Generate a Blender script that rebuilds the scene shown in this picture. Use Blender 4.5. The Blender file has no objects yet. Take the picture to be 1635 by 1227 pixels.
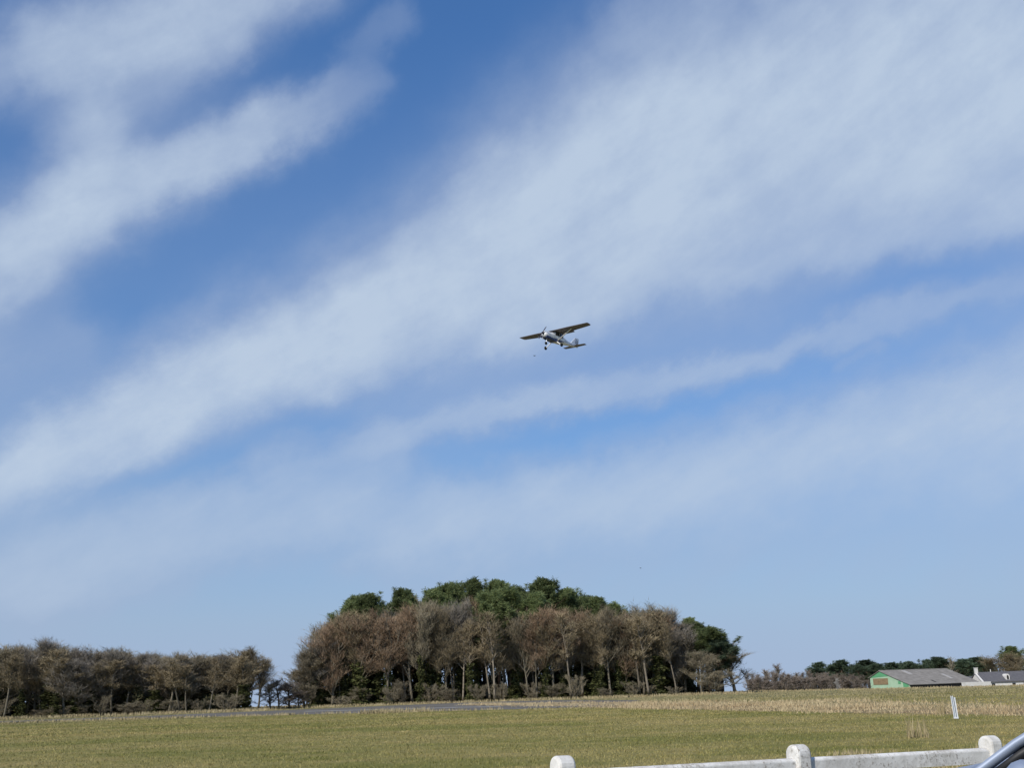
import bpy, math, random
import numpy as np
from mathutils import Vector, Matrix
R = math.radians

# ------------------------------------------------------------------ camera
scene = bpy.context.scene
C = scene.collection
PW, PH, FPX = 1635.0, 1227.0, 1800.0           # photograph size, focal length in its pixels
ROLL, PITCH, EYE = R(1.9), math.atan(486.2/1800.0), 1.6
cam_data = bpy.data.cameras.new('camera'); cam = bpy.data.objects.new('camera', cam_data); C.objects.link(cam)
cam_data.sensor_width = 36.0; cam_data.lens = FPX/PW*36.0
cam_data.clip_start = 0.1; cam_data.clip_end = 20000
cam_rot = (Matrix.Rotation(math.pi/2+PITCH, 4, 'X') @ Matrix.Rotation(-ROLL, 4, 'Z'))
cam.matrix_world = Matrix.Translation((0, 0, EYE)) @ cam_rot
scene.camera = cam
CR = cam_rot.to_3x3()
def ray(px, py): return (CR @ Vector(((px-PW/2)/FPX, -(py-PH/2)/FPX, -1.0))).normalized()
def P(px, py, d):                               # where a sight line meets the upright plane d metres ahead
    v = ray(px, py); return Vector((0, 0, EYE)) + v*(d/v.y)
def azel(px, py):
    v = ray(px, py); return math.degrees(math.atan2(v.x, v.y)), math.degrees(math.asin(v.z))
def yh(px): return 1100-0.0332*(px-817)

# ------------------------------------------------------------------ sun, sky, exposure
SUN_AZ, SUN_EL = -143.0, 38.0
sl = bpy.data.lights.new('sun', 'SUN'); sl.energy = 4.0; sl.angle = R(0.53); sl.color = (1.0, 0.93, 0.82)
sun = bpy.data.objects.new('sun', sl); C.objects.link(sun)
sd = Vector((math.sin(R(SUN_AZ))*math.cos(R(SUN_EL)), math.cos(R(SUN_AZ))*math.cos(R(SUN_EL)), math.sin(R(SUN_EL))))
sun.rotation_euler = sd.to_track_quat('Z', 'Y').to_euler(); sun.location = sd*60
scene.view_settings.view_transform = 'Standard'; scene.view_settings.look = 'None'
scene.view_settings.exposure = 0.0; scene.view_settings.gamma = 1.0

world = bpy.data.worlds.new('World'); scene.world = world; world.use_nodes = True
wn, wl = world.node_tree.nodes, world.node_tree.links
wn.clear()
class G:                                        # terse shader node graph
    def __init__(s, nt): s.n, s.l = nt.nodes, nt.links
    def put(s, sock, v):
        if hasattr(v, 'is_output'): s.l.new(v, sock)
        elif v is not None: sock.default_value = v
    def m(s, op, a, b=None, c=None, clamp=False):
        n = s.n.new('ShaderNodeMath'); n.operation = op; n.use_clamp = clamp
        s.put(n.inputs[0], a); s.put(n.inputs[1], b); s.put(n.inputs[2], c); return n.outputs[0]
    def v(s, op, a, b=None, scale=None):
        n = s.n.new('ShaderNodeVectorMath'); n.operation = op
        s.put(n.inputs[0], a); s.put(n.inputs[1], b)
        if scale is not None: s.put(n.inputs['Scale'], scale)
        return n.outputs['Value'] if op in ('LENGTH', 'DOT_PRODUCT', 'DISTANCE') else n.outputs[0]
    def xyz(s, a):
        n = s.n.new('ShaderNodeSeparateXYZ'); s.put(n.inputs[0], a); return n.outputs
    def comb(s, x, y, z):
        n = s.n.new('ShaderNodeCombineXYZ'); s.put(n.inputs[0], x); s.put(n.inputs[1], y); s.put(n.inputs[2], z); return n.outputs[0]
    def noise(s, vec, scale, detail=4, rough=0.5, out=0, lac=2.0):
        n = s.n.new('ShaderNodeTexNoise'); s.put(n.inputs['Vector'], vec)
        n.inputs['Scale'].default_value = scale; n.inputs['Detail'].default_value = detail
        n.inputs['Roughness'].default_value = rough; n.inputs['Lacunarity'].default_value = lac
        return n.outputs[out]
    def mapr(s, v, a, b, c=0.0, d=1.0, smooth=False):
        n = s.n.new('ShaderNodeMapRange'); n.clamp = True
        if smooth: n.interpolation_type = 'SMOOTHSTEP'
        s.put(n.inputs[0], v); s.put(n.inputs[1], a); s.put(n.inputs[2], b); s.put(n.inputs[3], c); s.put(n.inputs[4], d)
        return n.outputs[0]
    def mix(s, f, a, b, mode='MIX'):
        n = s.n.new('ShaderNodeMix'); n.data_type = 'RGBA'; n.blend_type = mode
        s.put(n.inputs['Factor'], f)
        s.put(n.inputs[6], a if hasattr(a, 'is_output') else (*a, 1)); s.put(n.inputs[7], b if hasattr(b, 'is_output') else (*b, 1))
        return n.outputs[2]
g = G(world.node_tree)
tc = wn.new('ShaderNodeTexCoord')
dirv = tc.outputs['Generated']
dx, dy, dz = g.xyz(dirv)
# the sky goes on down to the ground's edge
low = g.v('NORMALIZE', g.comb(dx, dy, g.m('MAXIMUM', dz, 0.06)))
sky = wn.new('ShaderNodeTexSky'); sky.sky_type = 'NISHITA'; sky.sun_disc = False
sky.sun_elevation = R(SUN_EL); sky.sun_rotation = R(SUN_AZ % 360)
sky.air_density = 1.0; sky.dust_density = 0.4; sky.ozone_density = 3.0; sky.altitude = 50
wl.new(low, sky.inputs['Vector'])
el = g.m('MULTIPLY', g.m('ARCSINE', dz), 57.29578)
az = g.m('MULTIPLY', g.m('ARCTAN2', dx, dy), 57.29578)
pos = g.comb(az, el, 0.0)
# cirrus drift: coordinates turned along the wind so that wisps draw out along the bands
ca, sa = math.cos(R(27)), math.sin(R(27))
along = g.m('ADD', g.m('MULTIPLY', az, ca), g.m('MULTIPLY', el, sa))
across = g.m('SUBTRACT', g.m('MULTIPLY', el, ca), g.m('MULTIPLY', az, sa))
w1 = g.noise(g.comb(g.m('MULTIPLY', along, 0.07), g.m('MULTIPLY', across, 0.10), 3.1), 1.0, 3, 0.5, out=1)
w1 = g.v('SUBTRACT', w1, (0.5, 0.5, 0.5))
w2 = g.noise(g.comb(g.m('MULTIPLY', along, 0.36), g.m('MULTIPLY', across, 0.46), 7.7), 1.0, 5, 0.58, out=1)
w2 = g.v('SUBTRACT', w2, (0.5, 0.5, 0.5))
wp = g.v('ADD', g.v('ADD', pos, g.v('SCALE', w1, scale=4.5)), g.v('SCALE', w2, scale=2.3))
wp = g.v('MULTIPLY', wp, (1, 1, 0))
PPD = 31.4                                       # photograph pixels per degree
BANDS = [  # each a run of (photograph column, row, half width, weight)
 [(-150,812,46,.95),(330,618,92,1),(720,450,128,1),(1000,260,156,1),(1300,140,190,.96),(1800,40,240,.94)],
 [(760,500,60,.72),(1250,320,120,.75),(1750,190,100,.7)],
 [(560,610,30,.3),(780,550,30,.42),(1000,490,28,.42)],
 [(420,752,26,.4),(880,652,30,.72),(1300,550,28,.64),(1750,425,30,.42)],
 [(640,680,50,.36),(860,600,50,.42),(1250,480,46,.36),(1450,420,30,.1)],
 [(1060,470,28,.4),(1750,310,34,.42)],
 [(-150,930,75,.72),(450,845,70,.74),(950,795,70,.78),(1300,712,82,.82),(1750,630,125,.84)],
 [(60,842,28,.3),(640,745,28,.42)], [(-150,660,70,.52),(80,560,56,.45)], [(650,905,60,.3),(1200,850,70,.45),(1750,790,95,.45)],
 [(-120,470,80,.9),(150,330,74,.9),(420,215,46,.85),(590,135,30,.3)],
 [(-20,90,50,.55),(60,55,72,.8),(300,20,88,.88),(480,-60,66,.75)],
 [(140,90,52,.6),(150,330,76,.66)], [(180,190,40,.48),(370,90,34,.42)], [(560,90,24,.2),(630,10,30,.28)], [(1000,60,40,.25),(1120,10,50,.3)],
 [(1330,590,9,.25),(1390,570,11,.28)],
]
clear = None
for run in BANDS:
    best = None
    for (ax0, ay0, r0, w0), (bx0, by0, r1, w1_) in zip(run, run[1:]):
        a = Vector(azel(ax0, ay0)); b_ = Vector(azel(bx0, by0)); ab = b_-a
        q = g.v('SUBTRACT', wp, (a.x, a.y, 0))
        t = g.m('MULTIPLY', g.v('DOT_PRODUCT', q, (ab.x, ab.y, 0)), 1/ab.length_squared, clamp=True)
        dist = g.v('LENGTH', g.v('SUBTRACT', q, g.v('SCALE', (ab.x, ab.y, 0), scale=t)))
        k = g.m('DIVIDE', dist, g.m('MULTIPLY_ADD', t, (r1-r0)/PPD, r0/PPD))
        e = g.m('POWER', 2.718, g.m('MULTIPLY', g.m('POWER', k, 2.8), -0.75))
        e = g.m('MULTIPLY', e, g.m('MULTIPLY_ADD', t, w1_-w0, w0))
        best = e if best is None else g.m('MAXIMUM', best, e)
    c = g.m('SUBTRACT', 1.0, best)
    clear = c if clear is None else g.m('MULTIPLY', clear, c)
# the same cirrus elsewhere round the sky
outn = g.noise(g.comb(g.m('MULTIPLY', along, 0.035), g.m('MULTIPLY', across, 0.10), 11.0), 1.0, 3, 0.5)
outw = g.m('MULTIPLY', g.mapr(outn, 0.42, 0.66, 0, 0.85, True), g.mapr(g.m('ABSOLUTE', az), 26, 40, 0, 1, True))
outw2 = g.m('MULTIPLY', g.mapr(outn, 0.42, 0.66, 0, 0.85, True), g.mapr(el, 36, 46, 0, 1, True))
clear = g.m('MULTIPLY', clear, g.m('SUBTRACT', 1.0, g.m('MAXIMUM', outw, outw2)))
# thin veil thickening towards the horizon
veil = g.m('MAXIMUM', g.mapr(el, 0, 14, 0.92, 0.0, True), g.mapr(el, 20, 34, 0.15, 0.02, True))
dens = g.m('SUBTRACT', 1.0, clear)
fine = g.noise(g.comb(g.m('MULTIPLY', along, 0.10), g.m('MULTIPLY', across, 0.55), 21.0), 1.0, 3, 0.5)
dens = g.m('MULTIPLY', dens, g.mapr(fine, 0.25, 0.75, 0.95, 1.03), clamp=True)
mot = g.noise(g.comb(g.m('MULTIPLY', along, 0.20), g.m('MULTIPLY', across, 0.30), 51.0), 1.0, 6, 0.62)
dens = g.m('MULTIPLY', dens, g.mapr(mot, 0.32, 0.62, 0.89, 1.05), clamp=True)
fib = g.noise(g.comb(g.m('MULTIPLY', along, 0.30), g.m('MULTIPLY', across, 1.7), 33.0), 1.0, 4, 0.6)
dens = g.m('MULTIPLY', dens, g.mapr(fib, 0.3, 0.7, 0.96, 0.985))
SKY_K = 0.10
skyc = g.v('SCALE', g.mix(1.0, sky.outputs[0], (0.62, 1.03, 1.41), 'MULTIPLY'), scale=g.mapr(el, 6, 34, 0.78, 1.03))
cloudc = g.mix(g.mapr(dens, 0.45, 0.95), (3.75, 4.65, 6.45), (4.95, 6.0, 7.5))
col = g.mix(dens, g.mix(veil, skyc, (3.75, 4.65, 6.4)), cloudc)
bg = wn.new('ShaderNodeBackground'); bg.inputs['Strength'].default_value = SKY_K
wl.new(col, bg.inputs['Color'])
wo = wn.new('ShaderNodeOutputWorld'); wl.new(bg.outputs[0], wo.inputs[0])

scene.render.engine = 'CYCLES'
scene.cycles.max_bounces = 5; scene.cycles.transparent_max_bounces = 8
scene.render.film_transparent = False

# ------------------------------------------------------------------ helpers
class MB:
    def __init__(s): s.v, s.f = [], []
    def add(s, vs, fs):
        o = len(s.v); s.v += [tuple(p) for p in vs]; s.f += [tuple(i+o for i in f) for f in fs]; return s
    def box(s, c, size, rot=None):
        c = Vector(c); hx, hy, hz = size[0]/2, size[1]/2, size[2]/2
        vs = [Vector((x, y, z)) for x in (-hx, hx) for y in (-hy, hy) for z in (-hz, hz)]
        if rot is not None: vs = [rot @ p for p in vs]
        return s.add([p+c for p in vs], [(0,1,3,2),(4,6,7,5),(0,4,5,1),(2,3,7,6),(0,2,6,4),(1,5,7,3)])
    def loft(s, rings, cap=True, closed=True):
        n = len(rings[0]); vs = [p for r in rings for p in r]; fs = []
        for i in range(len(rings)-1):
            for j in range(n if closed else n-1):
                k = (j+1) % n
                fs.append((i*n+j, i*n+k, (i+1)*n+k, (i+1)*n+j))
        if cap:
            fs.append(tuple(range(n-1, -1, -1))); fs.append(tuple(range((len(rings)-1)*n, len(rings)*n)))
        return s.add(vs, fs)
    def tube(s, pts, rads, n=6, cap=True):
        pts = [Vector(p) for p in pts]; rings = []
        ref = Vector((0.31, 0.17, 0.93))
        for i, p in enumerate(pts):
            t = (pts[min(i+1, len(pts)-1)]-pts[max(i-1, 0)]).normalized()
            if abs(t.dot(ref)) > 0.95: ref = Vector((0.9, 0.3, 0.1))
            a = t.cross(ref).normalized(); b = t.cross(a)
            r = rads[i] if hasattr(rads, '__len__') else rads
            rings.append([p+a*(r*math.cos(2*math.pi*j/n))+b*(r*math.sin(2*math.pi*j/n)) for j in range(n)])
        return s.loft(rings, cap)
    def mesh(s, name, smooth=False):
        me = bpy.data.meshes.new(name); me.from_pydata(s.v, [], s.f); me.validate()
        if smooth: me.shade_smooth()
        return me
    def build(s, name, mat, parent=None, smooth=False):
        return put(name, s.mesh(name, smooth), mat, parent)
def put(name, me, mat=None, parent=None):
    o = bpy.data.objects.new(name, me); C.objects.link(o)
    if mat is not None and not me.materials: me.materials.append(mat)
    if parent is not None: o.parent = parent
    return o
def empty(name, loc=(0,0,0), rz=0):
    o = bpy.data.objects.new(name, None); C.objects.link(o); o.location = loc; o.rotation_euler = (0,0,rz); o.empty_display_size = 0.2; return o
def tag(o, label=None, cat=None, group=None, kind=None):
    if label: o['label'] = label
    if cat: o['category'] = cat
    if group: o['group'] = group
    if kind: o['kind'] = kind
    return o
def mat(name, color, rough=0.7, metal=0.0, var=0.0, scale=3.0, spec=0.5, coat=0.0, objvar=0.0, col2=None, bump=0.0, detail=5):
    m = bpy.data.materials.new(name); m.use_nodes = True; gg = G(m.node_tree); b = m.node_tree.nodes['Principled BSDF']
    b.inputs['Roughness'].default_value = rough; b.inputs['Metallic'].default_value = metal
    b.inputs['Specular IOR Level'].default_value = spec; b.inputs['Coat Weight'].default_value = coat
    t = gg.n.new('ShaderNodeTexCoord'); nz = gg.noise(t.outputs['Object'], scale, detail, 0.6)
    c2 = col2 if col2 is not None else tuple(min(1, c*(1-var)) for c in color)
    cc = gg.mix(gg.mapr(nz, 0.35, 0.65), color, c2)
    if objvar:
        oi = gg.n.new('ShaderNodeObjectInfo')
        k = gg.mapr(oi.outputs['Random'], 0, 1, 1-objvar, 1+objvar)
        cc = gg.v('SCALE', cc, scale=k)
    gg.l.new(cc, b.inputs['Base Color'])
    if bump:
        bn = gg.n.new('ShaderNodeBump'); bn.inputs['Strength'].default_value = bump; bn.inputs['Distance'].default_value = 0.02
        gg.l.new(nz, bn.inputs['Height']); gg.l.new(bn.outputs[0], b.inputs['Normal'])
    return m
def np_mesh(name, verts, faces_n, attr=None):
    """verts (n*faces_n,3): loose polygons of faces_n corners each"""
    nv = len(verts); nf = nv//faces_n
    me = bpy.data.meshes.new(name)
    me.vertices.add(nv); me.vertices.foreach_set('co', verts.astype(np.float32).ravel())
    me.loops.add(nv); me.loops.foreach_set('vertex_index', np.arange(nv, dtype=np.int32))
    me.polygons.add(nf); me.polygons.foreach_set('loop_start', np.arange(0, nv, faces_n, dtype=np.int32))
    if attr is not None:
        a = me.attributes.new('tint', 'FLOAT', 'FACE'); a.data.foreach_set('value', attr.astype(np.float32))
    me.update(calc_edges=True)
    return me

# ------------------------------------------------------------------ ground
def sstep(a, b, x):
    t = min(1, max(0, (x-a)/(b-a))); return t*t*(3-2*t)
def brow(x): return 190-52*sstep(25, 60, x)
def ground_z(x, y):
    d = max(0.0, y-brow(x))
    z = -0.02*d*min(1, d/20) if d < 400 else -8-(d-400)*0.010
    return z
xs = sorted(set([-6000,-4000,-2500,-1500,-1000,-700,-500,-380,-300,-240]+list(range(-200, 241, 6))+[280,340,420,560,750,1000,1500,2500,4000,6000]))
ys = sorted(set([-3000,-1200,-500,-200,-80]+list(range(-40, 420, 6))+[440,480,540,620,720,900,1200,1700,2500,3500,5000,7000]))
gb = MB(); nx = len(xs)
gb.v = [(x, y, ground_z(x, y)) for y in ys for x in xs]
gb.f = [(j*nx+i, j*nx+i+1, (j+1)*nx+i+1, (j+1)*nx+i) for j in range(len(ys)-1) for i in range(nx-1)]

# zones on the ground, in metres (x to the right, y ahead)
DRY = [(-7,128),(-4,120),(8,79),(14.5,54.5),(19,42.5),(30,24),(40,24),(44,48),(24,50),(23,84),(11,104),(2,122),(-3,131)]
def in_poly(x, y, poly):
    ins = np.zeros(len(x), bool); n = len(poly)
    for i in range(n):
        (x0, y0), (x1, y1) = poly[i], poly[(i+1) % n]
        if y0 == y1: continue
        c = ((y0 > y) != (y1 > y)) & (x < (x1-x0)*(y-y0)/(y1-y0)+x0)
        ins ^= c
    return ins
def grass_color(gg, posn, vecscale=1.0):
    """green and straw patches of a late winter field, from world position"""
    n1 = gg.noise(posn, 0.11, 4, 0.6); n2 = gg.noise(posn, 0.7, 5, 0.65); n3 = gg.noise(posn, 5.0, 4, 0.7)
    st = gg.v('MULTIPLY', posn, (0.25, 1.0, 0.0)); n4 = gg.noise(st, 0.16, 4, 0.6)
    f = gg.m('ADD', gg.m('MULTIPLY', n1, 0.35), gg.m('ADD', gg.m('MULTIPLY', n2, 0.3), gg.m('MULTIPLY', n4, 0.35)))
    c = gg.mix(gg.mapr(f, 0.43, 0.58), (0.163, 0.160, 0.042), (0.29, 0.236, 0.094))
    return c, n3, f
def ground_mat():
    m = bpy.data.materials.new('field_grass'); m.use_nodes = True; gg = G(m.node_tree); b = m.node_tree.nodes['Principled BSDF']
    b.inputs['Roughness'].default_value = 0.95; b.inputs['Specular IOR Level'].default_value = 0.1
    ge = gg.n.new('ShaderNodeNewGeometry'); p = ge.outputs['Position']
    c, n3, f = grass_color(gg, p)
    # straw strip, same line as the long dry grass standing on it
    x, y, z = gg.xyz(p)
    wob = gg.m('MULTIPLY', gg.m('SUBTRACT', gg.noise(p, 0.25, 4, 0.6), 0.5), 7.0)
    edge = gg.m('ADD', gg.m('SUBTRACT', gg.m('ADD', x, gg.m('MULTIPLY', y, 0.305)), 31.6), wob)
    beyond = gg.mapr(edge, -0.8, 1.5, 0, 1, True)
    dry = gg.mix(gg.mapr(gg.noise(p, 0.35, 5, 0.6), 0.4, 0.6), (0.30, 0.235, 0.125), (0.20, 0.135, 0.075))
    verge = gg.mix(gg.mapr(gg.noise(p, 0.08, 5, 0.6), 0.42, 0.6), (0.145, 0.145, 0.06), (0.26, 0.215, 0.115))
    c2 = gg.mix(gg.mapr(edge, 6, 10), dry, verge)
    c = gg.mix(beyond, c, c2)
    far = gg.mapr(y, 92, 104, 0, 1, True)
    c = gg.mix(far, c, gg.mix(beyond, gg.mix(gg.mapr(n3, 0.4, 0.6), (0.24, 0.20, 0.105), (0.155, 0.145, 0.06)), c2))
    c = gg.mix(gg.mapr(n3, 0.3, 0.7, 0.0, 0.3), c, (0.10, 0.095, 0.03))
    gg.l.new(c, b.inputs['Base Color'])
    bn = gg.n.new('ShaderNodeBump'); bn.inputs['Strength'].default_value = 0.5; bn.inputs['Distance'].default_value = 0.05
    gg.l.new(n3, bn.inputs['Height']); gg.l.new(bn.outputs[0], b.inputs['Normal'])
    return m
go = gb.build('field', ground_mat(), smooth=True); tag(go, 'wide grass field of the airfield, green with straw patches', 'field', kind='structure')

# runway: worn grey asphalt crossing the field in front of the woods
RUN = [(-260,140),(-140,124),(-60,113),(-40,109),(-24,103),(-11,96),(0,91.5),(7,90),(12,118),(4,146),(-8,151),(-22,138),(-40,122),(-60,119),(-140,130),(-260,147)]
m_asph = mat('worn_asphalt', (0.175,0.165,0.148), 1.0, var=0.3, scale=0.25, spec=0.0, col2=(0.125,0.118,0.105))
ra = MB(); ra.v = [(x, y, 0.02) for x, y in RUN] + [(x, y, -0.1) for x, y in RUN]; n = len(RUN)
ra.f = [tuple(range(n))] + [(i, i+n, (i+1) % n+n, (i+1) % n) for i in range(n)]
tag(ra.build('runway', m_asph), 'grey asphalt runway in front of the woods', 'runway', kind='structure')
m_paint = mat('worn_road_paint', (0.42,0.41,0.39), 0.9, scale=1.2, col2=(0.2,0.195,0.19))
rm = MB()
for (x0,y0,x1,y1) in [(-22,118,-14,114),(-12,113,-2,108.5)]:
    a = Vector((x0,y0,0.026)); b = Vector((x1,y1,0.026)); nrm = Vector((0,1.1,0))
    rm.add([a-nrm, b-nrm, b+nrm, a+nrm], [(0,1,2,3)])
tag(rm.build('runway_marking', m_paint), 'worn pale painted strips on the runway', 'marking', kind='structure')

# ------------------------------------------------------------------ grass that stands up
rng = np.random.default_rng(7)
def blade_mat(name, c_a, c_b, field=False):
    m = bpy.data.materials.new(name); m.use_nodes = True; gg = G(m.node_tree); b = m.node_tree.nodes['Principled BSDF']
    b.inputs['Roughness'].default_value = 0.8; b.inputs['Specular IOR Level'].default_value = 0.2
    at = gg.n.new('ShaderNodeAttribute'); at.attribute_name = 'tint'
    ge = gg.n.new('ShaderNodeNewGeometry')
    if field:
        c, n3, f = grass_color(gg, ge.outputs['Position'])
        c = gg.mix(gg.m('MULTIPLY', gg.mapr(at.outputs['Fac'], 0.5, 1.0), 0.45), c, c_b)
        c = gg.v('SCALE', c, scale=gg.mapr(at.outputs['Fac'], 0, 1, 1.05, 1.3))
    else:
        n1 = gg.noise(ge.outputs['Position'], 0.3, 4, 0.6)
        c = gg.mix(gg.m('ADD', gg.mapr(n1, 0.42, 0.6, 0, 0.6), gg.m('MULTIPLY', at.outputs['Fac'], 0.4)), c_a, c_b)
    gg.l.new(c, b.inputs['Base Color'])
    return m
def blades(x, y, h, w, lean):
    """one narrow triangle each, turned at random"""
    n = len(x); a = rng.uniform(0, 2*math.pi, n); la = rng.uniform(0, 2*math.pi, n)
    z0 = np.array([ground_z(p, q) for p, q in zip(x, y)]) - 0.01
    ux, uy = np.cos(a)*w/2, np.sin(a)*w/2
    tx, ty = np.cos(la)*lean*h, np.sin(la)*lean*h
    v = np.empty((n, 3, 3))
    v[:,0] = np.stack([x-ux, y-uy, z0], 1); v[:,1] = np.stack([x+ux, y+uy, z0], 1); v[:,2] = np.stack([x+tx, y+ty, z0+h], 1)
    return v.reshape(-1, 3)
def wedge(n, d0, d1, half=0.56, power=1.0):
    d = d0+(d1-d0)*rng.random(n)**power; a = rng.uniform(-half, half, n); return np.tan(a)*d, d
def clumpy(x, y, s, keep):
    k = np.sin(x*s+1.3*np.sin(y*s*0.7))*np.sin(y*s*1.1+0.8*np.sin(x*s*0.9)); return rng.random(len(x)) < keep+(1-keep)*(k*0.5+0.5)
x, y = wedge(330000, 9, 62, power=1.25)
ok = ~in_poly(x, y, DRY) & clumpy(x, y, 1.9, 0.35); x, y = x[ok], y[ok]; n = len(x)
me1 = blades(x, y, rng.uniform(0.02, 0.065, n)*(1+0.3*(rng.random(n) < 0.05)), 0.005+0.0007*y, rng.uniform(0.2, 1.1, n))
x2, y2 = wedge(150000, 58, 108)
ok = ~in_poly(x2, y2, DRY) & ~in_poly(x2, y2, RUN) & clumpy(x2, y2, 0.9, 0.4); x2, y2 = x2[ok], y2[ok]; n2 = len(x2)
me2 = blades(x2, y2, rng.uniform(0.03, 0.085, n2), np.full(n2, 0.06), rng.uniform(0.2, 0.9, n2))
x3 = rng.uniform(-75, 95, 150000); y3 = rng.uniform(84, 165, 150000)
ok = ~in_poly(x3, y3, DRY) & ~in_poly(x3, y3, RUN) & (y3 < np.array([brow(q)+6 for q in x3])) & (np.abs(x3/y3) < 0.56) & clumpy(x3, y3, 0.5, 0.2) & ((x3 > 0) | (y3 > 104)); x3, y3 = x3[ok], y3[ok]
vm = np_mesh('verge_grass', blades(x3, y3, rng.uniform(0.05, 0.15, len(x3))*np.where(y3 > 120, 0.8, 1.2), np.full(len(x3), 0.09), rng.uniform(0.1, 0.7, len(x3))), 3, rng.random(len(x3)))
vm.materials.append(blade_mat('verge_blade', (0.20,0.185,0.08), (0.37,0.31,0.175)))
tag(put('verge_grass', vm), 'rough greenish straw grass on the verge below the woods', 'grass', kind='stuff')
gm = np_mesh('short_grass', np.vstack([me1, me2]), 3, rng.random(n+n2))
gm.materials.append(blade_mat('grass_blade', None, (0.27,0.235,0.12), field=True))
tag(put('short_grass', gm), 'short green and straw grass of the mown field', 'grass', kind='stuff')
# long dry grass strip on the right
bx = rng.uniform(-10, 46, 420000); by = rng.uniform(22, 134, 420000)
jx, jy = bx+rng.normal(0, 0.9, len(bx)), by+rng.normal(0, 0.9, len(by))
ok = in_poly(jx, jy, DRY) & ((bx/by) < 0.58) & clumpy(bx, by, 0.8, 0.12) & clumpy(bx, by, 2.3, 0.3); x, y = bx[ok], by[ok]; n = len(x)
patch = 0.55+0.45*np.sin(x*0.55+2*np.sin(y*0.13))*np.sin(y*0.31+x*0.2)
h = rng.uniform(0.06, 0.31, n)*(0.3+0.85*patch)
dm = np_mesh('dry_grass', blades(x, y, h, 0.009+0.0005*y, rng.uniform(0.1, 0.8, n)), 3, rng.random(n))
dm.materials.append(blade_mat('straw_blade', (0.52,0.43,0.26), (0.36,0.26,0.145)))
tag(put('dry_grass', dm), 'long straw coloured grass strip left of the buildings', 'grass', kind='stuff')
# taller straw tufts: runway edge, brow, foot of the fence
tx, ty, th = [], [], []
def tuft(cx, cy, r, n, h0, h1):
    tx.extend(cx+rng.normal(0, r, n)); ty.extend(cy+rng.normal(0, r*0.6, n)); th.extend(rng.uniform(h0, h1, n))
for k in range(90):
    u = rng.random(); cx = -60+62*u; cy = 108.5-17*u*u-rng.uniform(0.5, 2.5)
    tuft(cx, cy, 0.5, 30, 0.08, 0.3)
for px in list(range(585, 690, 7)):
    p = P(px, 1139, 95); tuft(p.x, 94+rng.uniform(-1, 1), 0.3, 45, 0.15, 0.5)
for px, d in [(1453,31),(1456,31.4),(1471,31),(1466,32),(1503,49),(1506,49.4),(1500,50)]:
    p = P(px, yh(px)+60, d); tuft(p.x, d, 0.10, 13, 0.2, 0.7)
for k in range(520):
    cx = rng.uniform(-70, 90); cy = brow(cx)-rng.uniform(2, 26)
    if cy < 140 and cx > 20: cy = brow(cx)-rng.uniform(2, 12)
    tuft(cx, cy, 1.0, 26, 0.06, 0.28)
for k in range(420):      # pale grass in front of the woods
    px = rng.uniform(-40, 1190); d = (137.5 if px < 430 else 151.5)+rng.uniform(-2.5, 2.0); p = P(px, yh(px)+14, d)
    tuft(p.x, d, 0.7, 26, 0.08, 0.45)
for k in range(60):
    u = rng.random(); px = 1330+280*u; d = rng.uniform(20, 26); p = P(px, 1200, d); tuft(p.x, d, 0.3, 30, 0.05, 0.16)
tx, ty, th = np.array(tx), np.array(ty), np.array(th)
tm = np_mesh('straw_tufts', blades(tx, ty, th, 0.012+0.0007*ty, rng.uniform(0.05, 0.4, len(tx))), 3, rng.random(len(tx)))
tm.materials.append(blade_mat('pale_straw', (0.44,0.37,0.22), (0.29,0.23,0.12)))
tag(put('straw_tufts', tm), 'scattered pale straw tufts along the runway edge and the brow', 'grass', kind='stuff')
# ------------------------------------------------------------------ trees
random.seed(11)
U = random.uniform
def rand_perp(d):
    a = Vector((U(-1,1), U(-1,1), U(-1,1))); a -= d*a.dot(d)
    return a.normalized() if a.length > 1e-4 else Vector((1,0,0))
def grow(p, d, L, r0, r1, n, wob, up):
    pts, rads = [p.copy()], [r0]
    for i in range(n):
        d = (d + rand_perp(d)*U(0, wob) + Vector((0,0,up))).normalized()
        p = p + d*(L/n); pts.append(p.copy()); rads.append(r0+(r1-r0)*(i+1)/n)
    return pts, rads
def at_t(pts, t):
    k = t*(len(pts)-1); i = min(int(k), len(pts)-2); f = k-i
    return pts[i].lerp(pts[i+1], f), (pts[i+1]-pts[i]).normalized()
def fork(d, ang):
    return (d*math.cos(ang)+rand_perp(d)*math.sin(ang)).normalized()
def twig_tri(out, p, d, L, w):
    s = rand_perp(d)*(w/2); q = p+d*L
    out += [p-s, p+s, q]
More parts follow.
